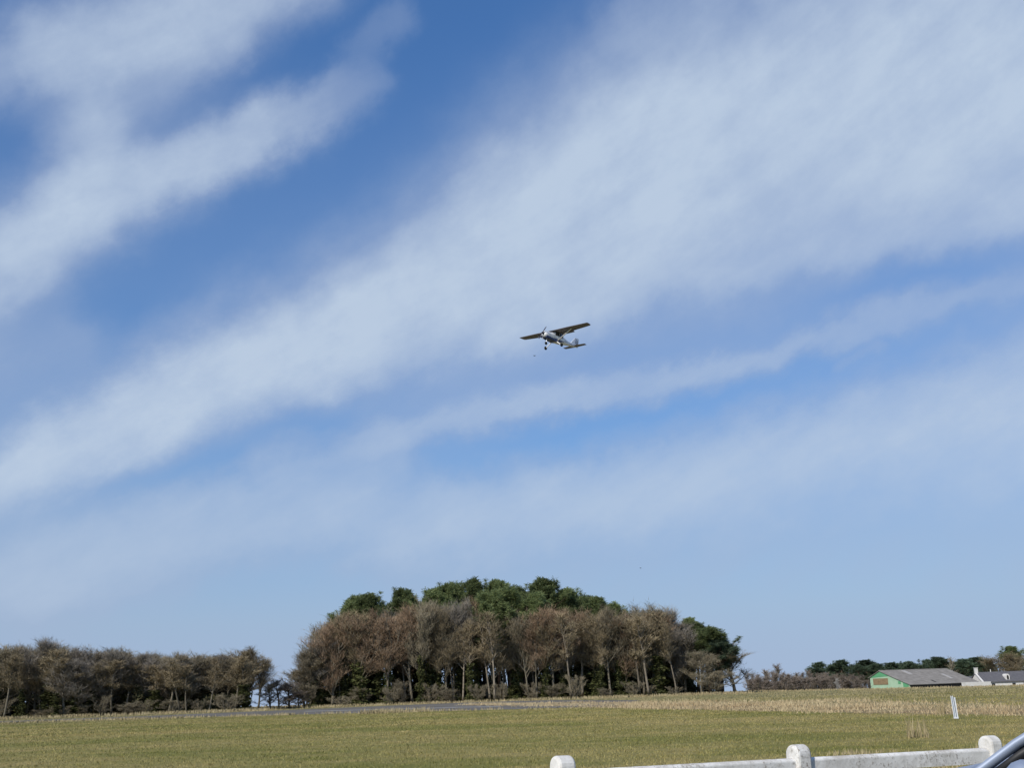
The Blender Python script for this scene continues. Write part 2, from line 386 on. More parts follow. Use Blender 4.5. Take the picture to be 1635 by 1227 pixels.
def bare_tree(H, clear, nl, spread, reach, l2, l3, l4, tw=0.028, trunk_r=0.16, lead=0.9, up=0.07, stems=1, twl=0.7, prof='fan'):
    wood = MB(); tw_v = []; spine = None
    for s in range(stems):
        base = Vector((U(-.3,.3), U(-.3,.3), -0.15)) if stems > 1 else Vector((0,0,-0.15))
        d0 = Vector((U(-.025,.025), U(-.025,.025), 1)).normalized() if stems == 1 else Vector((U(-.5,.5), U(-.5,.5), 1)).normalized()
        pts, rads = grow(base, d0, H*lead, trunk_r, trunk_r*0.22, 9, 0.10 if stems > 1 else 0.055, 0.03)
        rads[0] *= 1.5; wood.tube(pts, rads, 7)
        if spine is None: spine = (pts, rads)
        for i in range(nl):
            u = (i+U(0,1))/nl; t = clear+(1-clear)*u*0.97
            p, d = at_t(pts, t); dd = fork(d, spread*(1.1-0.75*u)+U(-.12,.12))
            L1 = H*reach*(0.45+0.62*math.sin(math.pi*min(1,0.15+u*0.85))**.8 if prof == 'fan' else 1.05-0.6*u)*U(.7,1.2)
            lp, lr = grow(p, dd, L1, trunk_r*(0.5-0.28*u), 0.018, 6, 0.12, up)
            wood.tube(lp, lr, 4, cap=False)
            for j in range(l2):
                t2 = U(.18, 1); p2, d2 = at_t(lp, t2); dd2 = fork(d2, U(.35,.85))
                bp, br = grow(p2, dd2, L1*U(.28,.5)*(1.15-0.5*t2), 0.032, 0.014, 4, 0.18, up*1.2+.12)
                wood.tube(bp, br, 3, cap=False)
                for k in range(l3):
                    t3 = U(.1, 1); p3, d3 = at_t(bp, t3); dd3 = (fork(d3, U(.3,.8))+Vector((0,0,.40))).normalized()
                    L3 = U(.5,1.1)*twl
                    twig_tri(tw_v, p3, dd3, L3*1.3, tw*1.2)
                    for q in range(l4):
                        s4 = p3+dd3*(L3*1.3*U(.1,.95))
                        twig_tri(tw_v, s4, (fork(dd3, U(.3,.8))+Vector((0,0,.35))).normalized(), L3*U(.5,1.0), tw)
    arr = np.array([tuple(v) for v in tw_v])
    return wood.mesh('trunk', True), np_mesh('crown', arr, 3), spine
def leaf_quads(centers, size, flat=0.0):
    n = len(centers); c = np.asarray(centers)
    a = rng.normal(size=(n,3)); a /= np.linalg.norm(a, axis=1)[:,None]
    b = rng.normal(size=(n,3)); b -= a*(a*b).sum(1)[:,None]; b /= np.linalg.norm(b, axis=1)[:,None]
    s = (size*rng.uniform(.6,1.3,n))[:,None]
    v = np.stack([c-a*s, c-b*s*0.6, c+a*s, c+b*s*0.6], 1)
    return v.reshape(-1,3)
def ivy_mesh(spine, top, n, rad, size=0.13):
    pts, rads = spine; cs = []
    for i in range(n):
        t = random.random()**1.2*top; p, d = at_t(pts, t)
        k = rad*(1-0.45*t/top)*(0.6+0.5*math.sin(t*37+spine[0][3].x*9))
        q = p+rand_perp(d)*(0.15+abs(random.gauss(0, k)))
        if q.z > 0.02: cs.append(tuple(q))
    return np_mesh('ivy', leaf_quads(cs, size), 4, rng.random(len(cs)))
def bush_mesh(w, h, n, size=0.14, lobes=9):
    cs = []; L = [(U(-.7,.7)*w/2, U(-.5,.5)*w/2, U(.15,.75)*h, U(.35,.6)) for _ in range(lobes)]
    for i in range(n):
        x, y, z, r = random.choice(L); a = Vector((random.gauss(0,1), random.gauss(0,1), random.gauss(0,1))).normalized()*random.random()**0.4
        q = (x+a.x*r*w/2.2, y+a.y*r*w/2.2, z+a.z*r*h*0.75)
        if q[2] > 0.02: cs.append(q)
    return np_mesh('foliage', leaf_quads(cs, size), 4, rng.random(len(cs)))
def pine_tree(H, c0, wid, nb=46, tufts=8, lean=0.0):
    wood = MB(); pts, rads = grow(Vector((0,0,-0.15)), Vector((lean,U(-.04,.04),1)).normalized(), H*0.97, 0.2, 0.04, 10, 0.06, 0.03)
    wood.tube(pts, rads, 7); tu = []
    for i in range(nb):
        u = (i+random.random())/nb; t = c0+(1-c0)*u; p, d = at_t(pts, min(t,.999))
        prof = 0.55+0.45*u/0.35 if u < 0.35 else max(0.13, (1-(u-0.35)/0.65)**0.6)
        L = wid*prof*U(.4,1.25)
        dd = fork(Vector((0,0,1)), U(.85,1.4)-0.7*u)
        bp, br = grow(p, dd, L, 0.06, 0.02, 4, 0.2, 0.16)
        wood.tube(bp, br, 4, cap=False)
        for k in range(tufts):
            q, e = at_t(bp, 1-0.6*(k/tufts)*U(.6,1.2) if k else 1.0)
            o = rand_perp(e)*U(0,.65) if k else Vector((0,0,0))
            tu.append((q+o+Vector((0,0,U(-.1,.55))), (e*0.18+Vector((U(-.22,.22),U(-.22,.22),1.0))).normalized()))
    
    for k in range(9):
        q, e = at_t(pts, U(.80,.99)); o = Vector((U(-1,1), U(-1,1), 0))*wid*0.33
        for z in (0, .35, .7): tu.append((q+o+Vector((0,0,z*U(.6,1.2)+.2)), Vector((o.x*.1,o.y*.1,1)).normalized()))
    tu.append((pts[-1]+Vector((0,0,.1)), Vector((0,0,1)))); tu.append((pts[-1]+Vector((0,0,.45)), Vector((0,0,1))))
    v = []
    for p, a in tu:
        m = 38; s = U(.30,.52)
        dirs = rng.normal(size=(m,3)); dirs /= np.linalg.norm(dirs, axis=1)[:,None]
        dirs = dirs+np.array(a)*0.75; dirs /= np.linalg.norm(dirs, axis=1)[:,None]
        side = rng.normal(size=(m,3)); side -= dirs*(side*dirs).sum(1)[:,None]; side /= np.linalg.norm(side, axis=1)[:,None]
        ln = (s*rng.uniform(.6,1.0,m))[:,None]; pp = np.array(p)[None]+np.array(a)[None]*(rng.uniform(-.1,.95,m)*s*1.9)[:,None]; st = pp+dirs*ln*0.1
        v.append(np.stack([st-side*0.026, st+side*0.026, pp+dirs*ln+side*0.02, pp+dirs*ln-side*0.02], 1).reshape(-1,3))
    v = np.vstack(v)
    return wood.mesh('trunk', True), np_mesh('crown', v, 4, rng.random(len(v)//4))
def leaf_mat(name, a, b, objvar=0.15, trans=0.0):
    m = bpy.data.materials.new(name); m.use_nodes = True; gg = G(m.node_tree); bs = m.node_tree.nodes['Principled BSDF']
    bs.inputs['Roughness'].default_value = 0.75; bs.inputs['Specular IOR Level'].default_value = 0.1
    at = gg.n.new('ShaderNodeAttribute'); at.attribute_name = 'tint'; oi = gg.n.new('ShaderNodeObjectInfo')
    c = gg.v('SCALE', gg.mix(at.outputs['Fac'], a, b), scale=gg.mapr(oi.outputs['Random'], 0, 1, 1-objvar, 1+objvar))
    gg.l.new(c, bs.inputs['Base Color'])
    if trans:
        tb = gg.n.new('ShaderNodeBsdfTranslucent'); gg.l.new(c, tb.inputs[0]); mx = gg.n.new('ShaderNodeMixShader'); mx.inputs[0].default_value = trans
        gg.l.new(bs.outputs[0], mx.inputs[1]); gg.l.new(tb.outputs[0], mx.inputs[2]); gg.l.new(mx.outputs[0], gg.n['Material Output'].inputs[0])
    return m
m_bark = mat('grey_bark', (0.19,0.165,0.125), 0.95, scale=2.5, col2=(0.11,0.10,0.072), spec=0.1, objvar=0.25)
m_bark2 = mat('pale_grey_bark', (0.225,0.19,0.145), 0.95, scale=2.5, col2=(0.13,0.115,0.088), spec=0.1, objvar=0.3)
m_twig = mat('brown_twigs', (0.31,0.25,0.155), 0.9, scale=0.5, col2=(0.23,0.19,0.12), spec=0.1, objvar=0.22)
m_twigp = mat('purple_twigs', (0.25,0.205,0.165), 0.9, scale=0.5, col2=(0.195,0.16,0.13), spec=0.1, objvar=0.2)
m_twigg = mat('grey_twigs', (0.29,0.245,0.17), 0.9, scale=0.5, col2=(0.21,0.185,0.125), spec=0.1, objvar=0.2)
m_twigr = mat('russet_twigs', (0.34,0.24,0.155), 0.9, scale=0.5, col2=(0.25,0.18,0.12), spec=0.1, objvar=0.2)
m_twiga = mat('ash_grey_twigs', (0.27,0.24,0.20), 0.9, scale=0.5, col2=(0.21,0.19,0.155), spec=0.1, objvar=0.2)
m_pbark = mat('pine_bark', (0.13,0.085,0.06), 0.95, scale=2.0, col2=(0.08,0.06,0.05), spec=0.1, objvar=0.2)
m_pale = mat('pale_birch_bark', (0.5,0.48,0.45), 0.9, scale=2.0, col2=(0.3,0.28,0.26), spec=0.1)
m_pine = leaf_mat('pine_needles', (0.13,0.17,0.07), (0.225,0.26,0.115), 0.28, 0.35)
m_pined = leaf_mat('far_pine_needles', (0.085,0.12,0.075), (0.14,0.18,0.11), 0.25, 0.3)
m_ivy = leaf_mat('ivy_leaves', (0.065,0.08,0.028), (0.13,0.13,0.055), 0.25, 0.2)
m_bush = leaf_mat('bush_leaves', (0.06,0.066,0.03), (0.13,0.112,0.06), 0.3)

PRO = {}
def proto(key, trunk, crown, tm, cm, H, spine=None, ivy=None):
    trunk.materials.append(tm); crown.materials.append(cm)
    if ivy: ivy.materials.append(m_ivy)
    co = np.empty(len(crown.vertices)*3, np.float32); crown.vertices.foreach_get('co', co); co = co.reshape(-1,3)
    top = float(np.percentile(co[:,2], 99.7)); wid = float(np.percentile(np.abs(co[:,0]), 97))
    PRO[key] = (trunk, crown, ivy, top, wid)
for i in range(4):   # tall trees of the wood's edge, crowns fanning upwards
    t, c, s = bare_tree(14, U(.26,.38), 20, U(.40,.52), 0.33, 9, 8, 6, trunk_r=0.12, up=0.10, lead=0.88, tw=0.021, twl=0.85)
    proto('tall%d' % i, t, c, m_bark, m_twig, 14, s, ivy_mesh(s, U(.5,.8), 1900, 0.32))
for i in range(3):   # broader, lower oaks
    t, c, s = bare_tree(10, U(.14,.26), 20, U(.55,.75), 0.36, 8, 8, 6, trunk_r=0.12, up=0.12, lead=0.88, tw=0.021, twl=0.8)
    proto('oak%d' % i, t, c, m_bark, m_twigg, 10, s, ivy_mesh(s, 0.6, 1700, 0.38))
for i in range(2):   # thickets of many stems
    t, c, s = bare_tree(5, 0.1, 6, 0.7, 0.34, 5, 6, 6, trunk_r=0.05, up=0.06, stems=5, tw=0.024, twl=0.6)
    proto('thicket%d' % i, t, c, m_bark, m_twigg, 5, s, None)
for i in range(3):   # slender young trees far off
    t, c, s = bare_tree(9, 0.08, 18, 0.45, 0.24, 4, 5, 4, tw=0.036, trunk_r=0.075, up=0.14)
    proto('slim%d' % i, t, c, m_bark, m_twigp, 9, s, None)
for i in range(2):   # thin poles drawn up inside the wood
    t, c, s = bare_tree(13, 0.45, 14, 0.42, 0.18, 5, 6, 5, trunk_r=0.085, up=0.12)
    proto('pole%d' % i, t, c, m_bark2, m_twig, 13, s, ivy_mesh(s, 0.55, 1500, 0.28))
for i in range(4):
    t, c = pine_tree(17, 0.42, 3.4, nb=78, tufts=7, lean=U(-.05,.05)); proto('pine%d' % i, t, c, m_pbark, m_pine, 17)
for i in range(2):
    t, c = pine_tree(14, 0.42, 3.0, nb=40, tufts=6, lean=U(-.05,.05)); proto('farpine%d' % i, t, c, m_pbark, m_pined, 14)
BUSH = [bush_mesh(4, 2.6, 2300), bush_mesh(3.4, 3.2, 2300), bush_mesh(5, 2.0, 2300)]
for b in BUSH: b.materials.append(m_bush)

def tree(name, key, px, ytop, d, label, group, width=None, ivy=False, rz=None, cat='tree', mats=None):
    """a tree d metres ahead at photograph column px whose top reaches row ytop"""
    tr, cr, iv, top, wid = PRO[key]
    p = P(px, yh(px)+14, d); z = ground_z(p.x, d)
    h = P(px, ytop, d).z - z
    k = h/top; kw = k if width is None else width/wid
    o = empty(name, (p.x, d, z), U(0, 6.28) if rz is None else rz); o.scale = (kw, kw, k)
    a = put('trunk', tr, None, o); b = put('crown', cr, None, o)
    if mats:
        for ob, m in zip((a, b), mats):
            if m: ob.material_slots[0].link = 'OBJECT'; ob.material_slots[0].material = m
    if ivy and iv: put('ivy', iv, None, o)
    tag(o, label, cat, group); return o
def bush(px, d, k, label, group, kz=1.0):
    p = P(px, yh(px)+14, d); me = random.choice(BUSH)
    o = put('bush', me); o.location = (p.x, d, ground_z(p.x, d)-0.03); o.rotation_euler = (0,0,U(0,6.28)); o.scale = (k, k, k*kz)
    tag(o, label, 'bush', group); return o
ORD = 'first second third fourth fifth sixth seventh eighth ninth tenth eleventh twelfth thirteenth fourteenth fifteenth sixteenth seventeenth eighteenth nineteenth twentieth'.split()
def nth(i):
    if i < 20: return ORD[i]
    tens = {2: 'twenty', 3: 'thirty', 4: 'forty', 5: 'fifty'}
    return tens[(i+1)//10]+('-'+ORD[(i+1) % 10-1] if (i+1) % 10 else 'th').replace('ty-th', 'tieth')
def interp(prof, x):
    for (a, b), (c, d) in zip(prof, prof[1:]):
        if a <= x <= c: return b+(d-b)*(x-a)/(c-a)
    return prof[-1][1] if x > prof[-1][0] else prof[0][1]

# --- middle wood: pines behind, bare trees in front
FRONT = [(478,1075),(490,1035),(510,1005),(530,985),(552,972),(600,972),(660,958),(700,962),(745,957),(790,962),(850,985),(880,970),(930,960),(980,966),(1010,968),(1055,960),(1080,978),(1100,1000),(1120,1025)]
front_px = [486,497,508,519,531,543,555,567]+[580+13.2*k for k in range(40)]
for i, px in enumerate(front_px):
    d = 158+U(-3,4)+(3 if px > 1000 else 0); yt = interp(FRONT, px)+U(-4,22)
    iv = random.random() < (0.6 if 500 < px < 1000 else 0.4)
    k = 'tall%d' % (i % 4) if 540 < px < 1000 else random.choice(['oak0','oak1','oak2','tall1','tall3'])
    w = U(1.7,2.9) if px < 1000 else U(2.0,3.6)
    if px < 530: w = U(1.8,2.6)
    look = 'ivy-clad bare tree' if iv else 'bare brown tree without ivy'
    tree('bare_tree', k, px, yt, d, '%s, %s from the left in the middle wood\'s front row' % (look, nth(i)), 'bare trees along the front of the middle wood', w, iv, mats=(None, random.choice([None, None, m_twigg, m_twigr, m_twiga])))
for i in range(80):
    px = 492+i*7.7+U(-4,4); d = U(154,176)
    tree('pole_tree', 'pole%d' % (i % 2), px, interp(FRONT, px)+U(6,40), d, 'thin bare pole-like tree drawn up between the trunks of the middle wood', 'thin pole trees in the middle wood', U(1.3,2.1), random.random() < .25)
for i in range(26):
    px = 515+i*23+U(-6,6)
    bush(px, U(186,194), U(1.2,1.6), 'dark bush closing the back of the middle wood behind its trunks', 'bushes at the back of the middle wood', U(1.0,1.6))
for i in range(26):  # second and third rows inside the wood
    px = 500+i*23.5+U(-6,6); d = U(166,186)
    tree('bare_tree', 'tall%d' % random.randrange(4), px, interp(FRONT, px)+U(6,26), d, 'bare slender tree inside the middle wood behind its front row', 'bare trees inside the middle wood', U(2.6,3.6), random.random() < .5)
PINES = [(562,953,0),(578,955,1),(592,947,0),(610,950,1),(628,952,0),(646,945,1),(664,940,0),(684,947,1),(702,940,0),(718,934,1),(738,932,0),(756,930,1),(776,924,0),(796,928,1),(814,927,0),(834,931,1),(855,927,0),(872,938,1),(892,938,0),(910,938,1),(930,945,0),(948,948,1),(968,952,0),(986,960,1)]
for i, (px, yt, row) in enumerate(PINES):
    tree('pine_tree', 'pine%d' % (i % 4), px, yt+U(-4,7), 168+row*7+U(-2,2), 'green pine crown rising over the bare trees, %s from the left along the wood\'s top' % nth(i), 'pines in the middle wood', U(2.9,3.9))
# pines standing low in the gap between the bare crowns
for px, yt, d, lab in [(820,940,161,'tall pine with a deep green crown at the notch between the bare canopies'),(838,948,160,'pine with low hanging green crown right of the middle wood\'s notch'),(800,948,161,'pine with low green crown left of the middle wood\'s notch')]:
    tree('pine_tree', 'pine%d' % random.randrange(4), px, yt, d, lab, 'pines in the middle wood', 3.4)
for px, yt, d, w, lab in [(1095,988,166,2.2,'slender dark pine topping the right shoulder of the middle wood'),(1115,994,165,2.4,'dark pine on the slope of the middle wood\'s right shoulder'),
                          (1133,1006,163,2.6,'broad dark pine left of the rightmost pine in the middle wood'),(1153,1003,160,3.2,'rightmost broad pine of the middle wood, low dark green crown')]:
    tree('pine_tree', 'pine%d' % random.randrange(4), px, yt, d, lab, 'pines in the middle wood', w)
tree('pine_tree', 'farpine0', 1148, 1022, 157, 'short dark pine under the rightmost broad pine', 'pines in the middle wood', 2.6)
tree('bare_tree', 'oak1', 1174, 1030, 158, 'bare spreading oak with dark trunk at the right end of the middle wood', None, 3.0, False)
tree('bare_tree', 'oak0', 1120, 1040, 155, 'low bare grey tree below the pines at the wood\'s right shoulder', None, 2.3, False)
tree('bare_tree', 'thicket0', 1140, 1070, 155, 'bare thicket at the foot of the rightmost pine', None, 3.0, cat='shrub')
for i in range(30):
    px = 505+i*21.8+U(-8,8); right = px > 930; lab = '%s dark undergrowth bush from the left at the foot of the middle wood' % nth(i)
    bush(px, U(162,174), U(.6,1.15)*(1.2 if right else 1.0), lab, 'undergrowth bushes in the middle wood', U(.7,1.5)*(1.2 if right else 1.0))
for i in range(16):
    px = 500+i*39+U(-14,14)
    tree('bare_thicket', 'thicket%d' % (i % 2), px, yh(px)+14-U(8,34), U(153,158), 'twiggy bare thicket, %s from the left along the foot of the middle wood' % nth(i), 'bare thickets at the foot of the middle wood', U(1.0,1.9), cat='shrub')
for i in range(11):
    px = -25+i*38+U(-14,14)
    tree('bare_thicket', 'thicket%d' % (i % 2), px, yh(px)+14-U(6,28), U(137.5,141), 'twiggy bare thicket, %s from the left along the foot of the left wood' % nth(i), 'bare thickets at the foot of the left wood', U(1.0,1.8), cat='shrub')
# --- the gap: thin bushes against the sky
for i, (px, yt, w, lab) in enumerate([(432,1092,1.6,'low bare bush beside the left wood\'s last tree'),(446,1084,1.7,'bare bush in the middle of the gap between the woods'),(462,1090,1.5,'bare bush in the gap next to the middle wood'),(478,1105,1.5,'small bare bush under the middle wood\'s left end')]):
    tree('bare_bush', 'slim%d' % (i % 3), px, yt, 150, lab, 'bare bushes in the gap between the woods', w, cat='bush')
# --- left wood
LEFT = [(-60,1020),(0,1026),(30,1030),(62,1014),(85,1034),(120,1050),(150,1030),(185,1036),(230,1038),(275,1040),(310,1048),(345,1042),(385,1034),(405,1042),(420,1075)]
left_px = [-12+13.4*k for k in range(31)]
for i, px in enumerate(left_px):
    iv = random.random() < 0.55
    tree('bare_tree', 'oak%d' % (i % 3) if i % 4 else 'tall%d' % (i % 4), px, interp(LEFT, px)+U(-4,16), 141+U(-3,4)+max(0,px)*0.02, '%s, %s from the left in the left wood\'s front row' % ('ivy-hung bare tree' if iv else 'bare grey-brown tree', nth(i)), 'bare trees along the front of the left wood', U(1.8,2.9) if px < 380 else 2.0, iv, mats=(None, random.choice([None, m_twigg, m_twiga])))
for i in range(22):
    px = -30+i*18.5+U(-6,6)
    tree('bare_tree', 'oak%d' % random.randrange(3), px, interp(LEFT, px)+U(4,20), U(149,168), 'bare tree inside the left wood behind its front row', 'bare trees inside the left wood', U(2.8,3.8), random.random() < .5)
for i in range(34):
    px = -8+i*12.2+U(-5,5)
    tree('pole_tree', 'pole%d' % (i % 2), px, interp(LEFT, px)+U(4,30), U(138,152), 'thin bare pole-like tree among the trunks of the left wood', 'thin pole trees in the left wood', U(1.1,1.8), random.random() < .4, mats=(m_bark, None))
for i in range(30):
    px = -30+i*14.4+U(-6,6)
    bush(px, U(144,158), U(.6,1.15), '%s dark undergrowth bush from the left at the foot of the left wood' % nth(i), 'undergrowth bushes in the left wood', U(1.0,1.6))
for px, yt, w, k, lab in [(396,1034,2.3,'tall1','airy bare tree at the right end of the left wood, sky showing through'),(413,1050,1.9,'tall2','small airy bare tree standing last at the left wood\'s right end')]:
    tree('bare_tree', k, px, yt, 147, lab, None, w, False)
# --- far right: young bare wood, pine belt, trees by the farm
i = 0
for px in np.arange(1196, 1386, 3.95):
    i += 1; far = i % 2
    tree('young_tree', 'slim%d' % (i % 3), px+U(-2,2), interp([(1196,1078),(1235,1068),(1270,1074),(1310,1072),(1350,1080),(1400,1084)], px)+U(-2,8)-(3 if far else -5), 300+70*far+U(-15,15), 'slender bare young tree, %s from the left in the far thicket before the barn' % nth(i-1), 'young trees of the far thicket', U(1.2,1.8))
for k in range(34):
    px = 1200+k*5+U(-3,3); tree('young_tree', 'slim%d' % (k % 3), px, 1084-0.02*(px-1200)+U(-3,6), 285+U(-10,10), 'low bare young tree along the front of the far thicket', 'low young trees of the far thicket', U(1.1,1.6))
for j, (px, yt, d, lab) in enumerate([(1239,1060,330,'young tree standing tallest in the far thicket')]):
    tree('young_tree', 'slim1', px, yt, d, lab, None, 2.0)
for px, yt, d, lab in [(1338,1083,262,'pale birch trunk standing alone left of the green barn'),(1523,1049,395,'thin pale birch rising behind the barn roof')]:
    tree('birch_tree', 'slim2', px, yt, d, lab, 'pale birches by the barn', 0.5 if px < 1400 else 1.6, mats=(m_pale, m_pale if px < 1400 else m_twigg))
FP = [(1312,1063),(1332,1060),(1352,1056),(1368,1061),(1392,1054),(1410,1055),(1428,1058),(1448,1053),(1466,1057),(1484,1054),(1502,1051),(1518,1049),(1536,1053),(1552,1052),(1568,1048),(1582,1052)]
for i, (px, yt) in enumerate(FP):
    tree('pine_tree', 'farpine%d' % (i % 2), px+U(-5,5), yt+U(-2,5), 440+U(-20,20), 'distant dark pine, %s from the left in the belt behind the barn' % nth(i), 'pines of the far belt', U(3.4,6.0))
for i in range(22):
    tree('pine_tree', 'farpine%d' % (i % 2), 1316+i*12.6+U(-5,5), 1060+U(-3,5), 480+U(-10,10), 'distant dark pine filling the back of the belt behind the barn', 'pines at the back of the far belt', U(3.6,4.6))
for px, yt, d, w, k, lab in [(1604,1046,400,5.0,'tall0','bare brown tree behind the slate roofed house, left of two'),(1628,1042,395,5.5,'tall2','bare brown tree behind the slate roofed house at the photo\'s edge')]:
    tree('bare_tree', k, px, yt, d, lab, 'bare trees behind the farmhouse', w)
tree('pine_tree', 'pine2', 1632, 1032, 425, 'dark pine above the bare trees at the photo\'s right edge', None, 6.0)
# ------------------------------------------------------------------ farm buildings
m_green = mat('mint_green_sheet', (0.37,0.51,0.36), 0.7, scale=0.6, col2=(0.30,0.44,0.30))
m_green2 = mat('mid_green_sheet', (0.10,0.33,0.16), 0.7, scale=0.6, col2=(0.08,0.27,0.13))
m_fibro = mat('weathered_fibre_cement', (0.28,0.26,0.235), 0.95, scale=0.7, col2=(0.20,0.185,0.165), spec=0.1)
m_trans = mat('pale_roof_sheet', (0.42,0.40,0.37), 0.7, scale=1.0, col2=(0.33,0.31,0.29))
m_board = mat('rusty_boards', (0.26,0.19,0.105), 0.9, scale=1.6, col2=(0.18,0.125,0.07))
m_dark = mat('dark_interior', (0.03,0.028,0.026), 0.9)
m_white = mat('white_render', (0.72,0.70,0.66), 0.9, scale=0.8, col2=(0.58,0.56,0.52))
m_slate = mat('blue_slate', (0.125,0.12,0.125), 0.7, scale=1.5, col2=(0.09,0.088,0.095))
m_wood = mat('dark_timber', (0.06,0.05,0.045), 0.9)
def prism(mb, ring, vec):                      # a flat ring swept along vec
    n = len(ring); a = [Vector(p) for p in ring]; b = [p+Vector(vec) for p in a]
    mb.add(a+b, [tuple(range(n-1,-1,-1)), tuple(range(n,2*n))]+[(i,(i+1) % n,(i+1) % n+n,i+n) for i in range(n)])
    return mb
# barn: local x along the gable (back left corner to front right corner), y along the ridge
p0 = P(1389, 1083, 345); phi = R(25)
W, L = 16.5, 26.0
gx = Vector((math.sin(phi), -math.cos(phi), 0)); ry = Vector((math.cos(phi), math.sin(phi), 0))
zb = ground_z(p0.x, 345)-1.2
barn = empty('barn', (p0.x, p0.y, zb)); barn.matrix_world = Matrix(((gx.x,ry.x,0,p0.x),(gx.y,ry.y,0,p0.y),(0,0,1,zb),(0,0,0,1)))
tag(barn, 'green gabled barn with a large weathered grey roof', 'barn')
inv = barn.matrix_world.inverted()
def on_gable(px, py):                          # sight line onto the gable plane (local y = 0)
    o = inv @ Vector((0,0,EYE)); v = inv.to_3x3() @ ray(px, py); q = o+v*(-o.y/v.y); return q
ea = on_gable(1389,1083); ap = on_gable(1404.5,1072.5); eb = on_gable(1452,1093.5)
h0, hA, h1, sA, W = ea.z, ap.z, eb.z, ap.x, eb.x
prism(MB(), [(0,0,0),(W,0,0),(W,0,h1),(sA,0,hA),(0,0,h0)], (0,.25,0)).build('gable_wall', m_green, barn)
q0, q1 = on_gable(1389.5,1083.3), on_gable(1418,1081.5); kz = min(q0.z,q1.z)
prism(MB(), [(0.1,0,h0-.1),(sA,0,hA-.15),(on_gable(1418,1079).x,0,on_gable(1418,1080.5).z)], (0,-.06,0)).build('gable_cladding', m_green2, barn)
a, b = on_gable(1394,1084.5), on_gable(1418.5,1094)
prism(MB(), [(a.x,0,b.z),(b.x,0,b.z),(b.x,0,a.z),(a.x,0,a.z)], (0,-.10,0)).build('boarded_opening', m_board, barn)
a, b = on_gable(1434,1088.5), on_gable(1438.5,1093)
prism(MB(), [(a.x,0,b.z),(b.x,0,b.z),(b.x,0,a.z),(a.x,0,a.z)], (0,-.08,0)).build('window', m_green2, barn)
a, b = on_gable(1442,1091), on_gable(1452,1100)
prism(MB(), [(a.x,0,b.z),(b.x-.1,0,b.z),(b.x-.1,0,h1-.1),(a.x,0,h1+.45)], (0,-.09,0)).build('side_panel', m_green2, barn)
MB().box((W-.1, L/2, h1/2-.2), (.2, L-.6, h1-.3)).build('side_wall', m_wood, barn)
MB().box((.1, L/2, h0/2), (.2, L-.6, h0-.2)).build('back_wall', m_green, barn)
MB().box((W/2, L-.15, h1/2), (W-.5, .2, h1)).build('end_wall', m_wood, barn)
def slope(mb, xa, za, xb, zb_, y0, y1, t=.14, lift=0):
    prism(mb, [(xa,y0,za+lift),(xb,y0,zb_+lift),(xb,y0,zb_+t+lift),(xa,y0,za+t+lift)], (0,y1-y0,0)); return mb
k = (hA-h1)/(W-sA)
roof = slope(MB(), sA-.02, hA, W+.6, h1-.6*k, -.35, L+.3).build('roof', m_fibro, barn)
slope(MB(), -.5, h0-.5*(hA-h0)/sA, sA-.02, hA, -.35, L+.3).build('roof', m_fibro, barn)
MB().tube([(sA,-.4,hA+.14),(sA,L+.35,hA+.14)], .12, 6).build('ridge_cap', m_fibro, roof)
def zr(x): return hA-(x-sA)*k
for (x0,x1,y0,y1) in [(sA+.6,sA+3.6,7.5,9.0),(W*.55,W*.8,19.0,20.0),(W*.86,W*.96,10.2,10.8)]:
    slope(MB(), x0, zr(x0), x1, zr(x1), y0, y1, .05, .14).build('roof_light', m_trans if x0 < W*.8 else m_dark, roof)
for y in (6.5,13,19.5):
    MB().box((W+.12, y, h1/2-.3), (.14,.14,h1-.8)).build('post', m_wood, barn)
# long white wall right of the barn
pa, pb = P(1536,1090.5,330), P(1582,1089,332); zg = -4.5
wv = MB(); dv = (pb-pa); dv.z = 0; nv_ = Vector((-dv.y,dv.x,0)).normalized()*.3
prism(wv, [(pa.x,pa.y,zg),(pb.x,pb.y,zg),(pb.x,pb.y,pb.z),(pa.x,pa.y,pa.z)], nv_)
tag(wv.build('low_wall', m_white), 'low white wall between the barn and the slate roofed house', 'wall')
# slate roofed farmhouse and its lower outbuilding
def house(name, px0, px1, yr, ye, d, depth, label, white=True):
    a, b = P(px0, ye, d), P(px1, ye-0.033*(px1-px0), d+2); zr_ = P(px0, yr, d+depth/2).z; ze = a.z
    ax = (b-a); ax.z = 0; Lh = ax.length; ax.normalize(); ay = Vector((-ax.y, ax.x, 0)); zg = ground_z(a.x, d)-1.5
    o = empty(name); o.matrix_world = Matrix(((ax.x,ay.x,0,a.x),(ax.y,ay.y,0,a.y),(0,0,1,zg),(0,0,0,1))); tag(o, label, 'house')
    he, hr = ze-zg, zr_-zg
    prism(MB(), [(0,0,0),(0,depth,0),(0,depth,he),(0,depth/2,hr-.15),(0,0,he)], (Lh,0,0)).build('wall', m_white, o)
    rf = prism(MB(), [(-.25,-.4,he-.25),(-.25,depth/2,hr),(-.25,depth/2,hr+.18),(-.25,-.4,he-.05)], (Lh+.5,0,0)).build('roof', m_slate, o)
    prism(MB(), [(-.25,depth+.4,he-.25),(-.25,depth/2+.01,hr),(-.25,depth/2+.01,hr+.18),(-.25,depth+.4,he-.05)], (Lh+.5,0,0)).build('roof', m_slate, o)
    return o, Lh, he, hr, depth, rf
o, Lh, he, hr, dp, rf = house('farmhouse', 1569, 1720, 1075, 1089.5, 348, 8, 'white walled house with dark slate roof and white dormer')
ch = MB().box((.15, dp/2-.3, hr+.55), (.9, .7, 1.7)).box((.15, dp/2-.3, hr+1.45), (1.05,.85,.14)).build('chimney', m_white, rf)
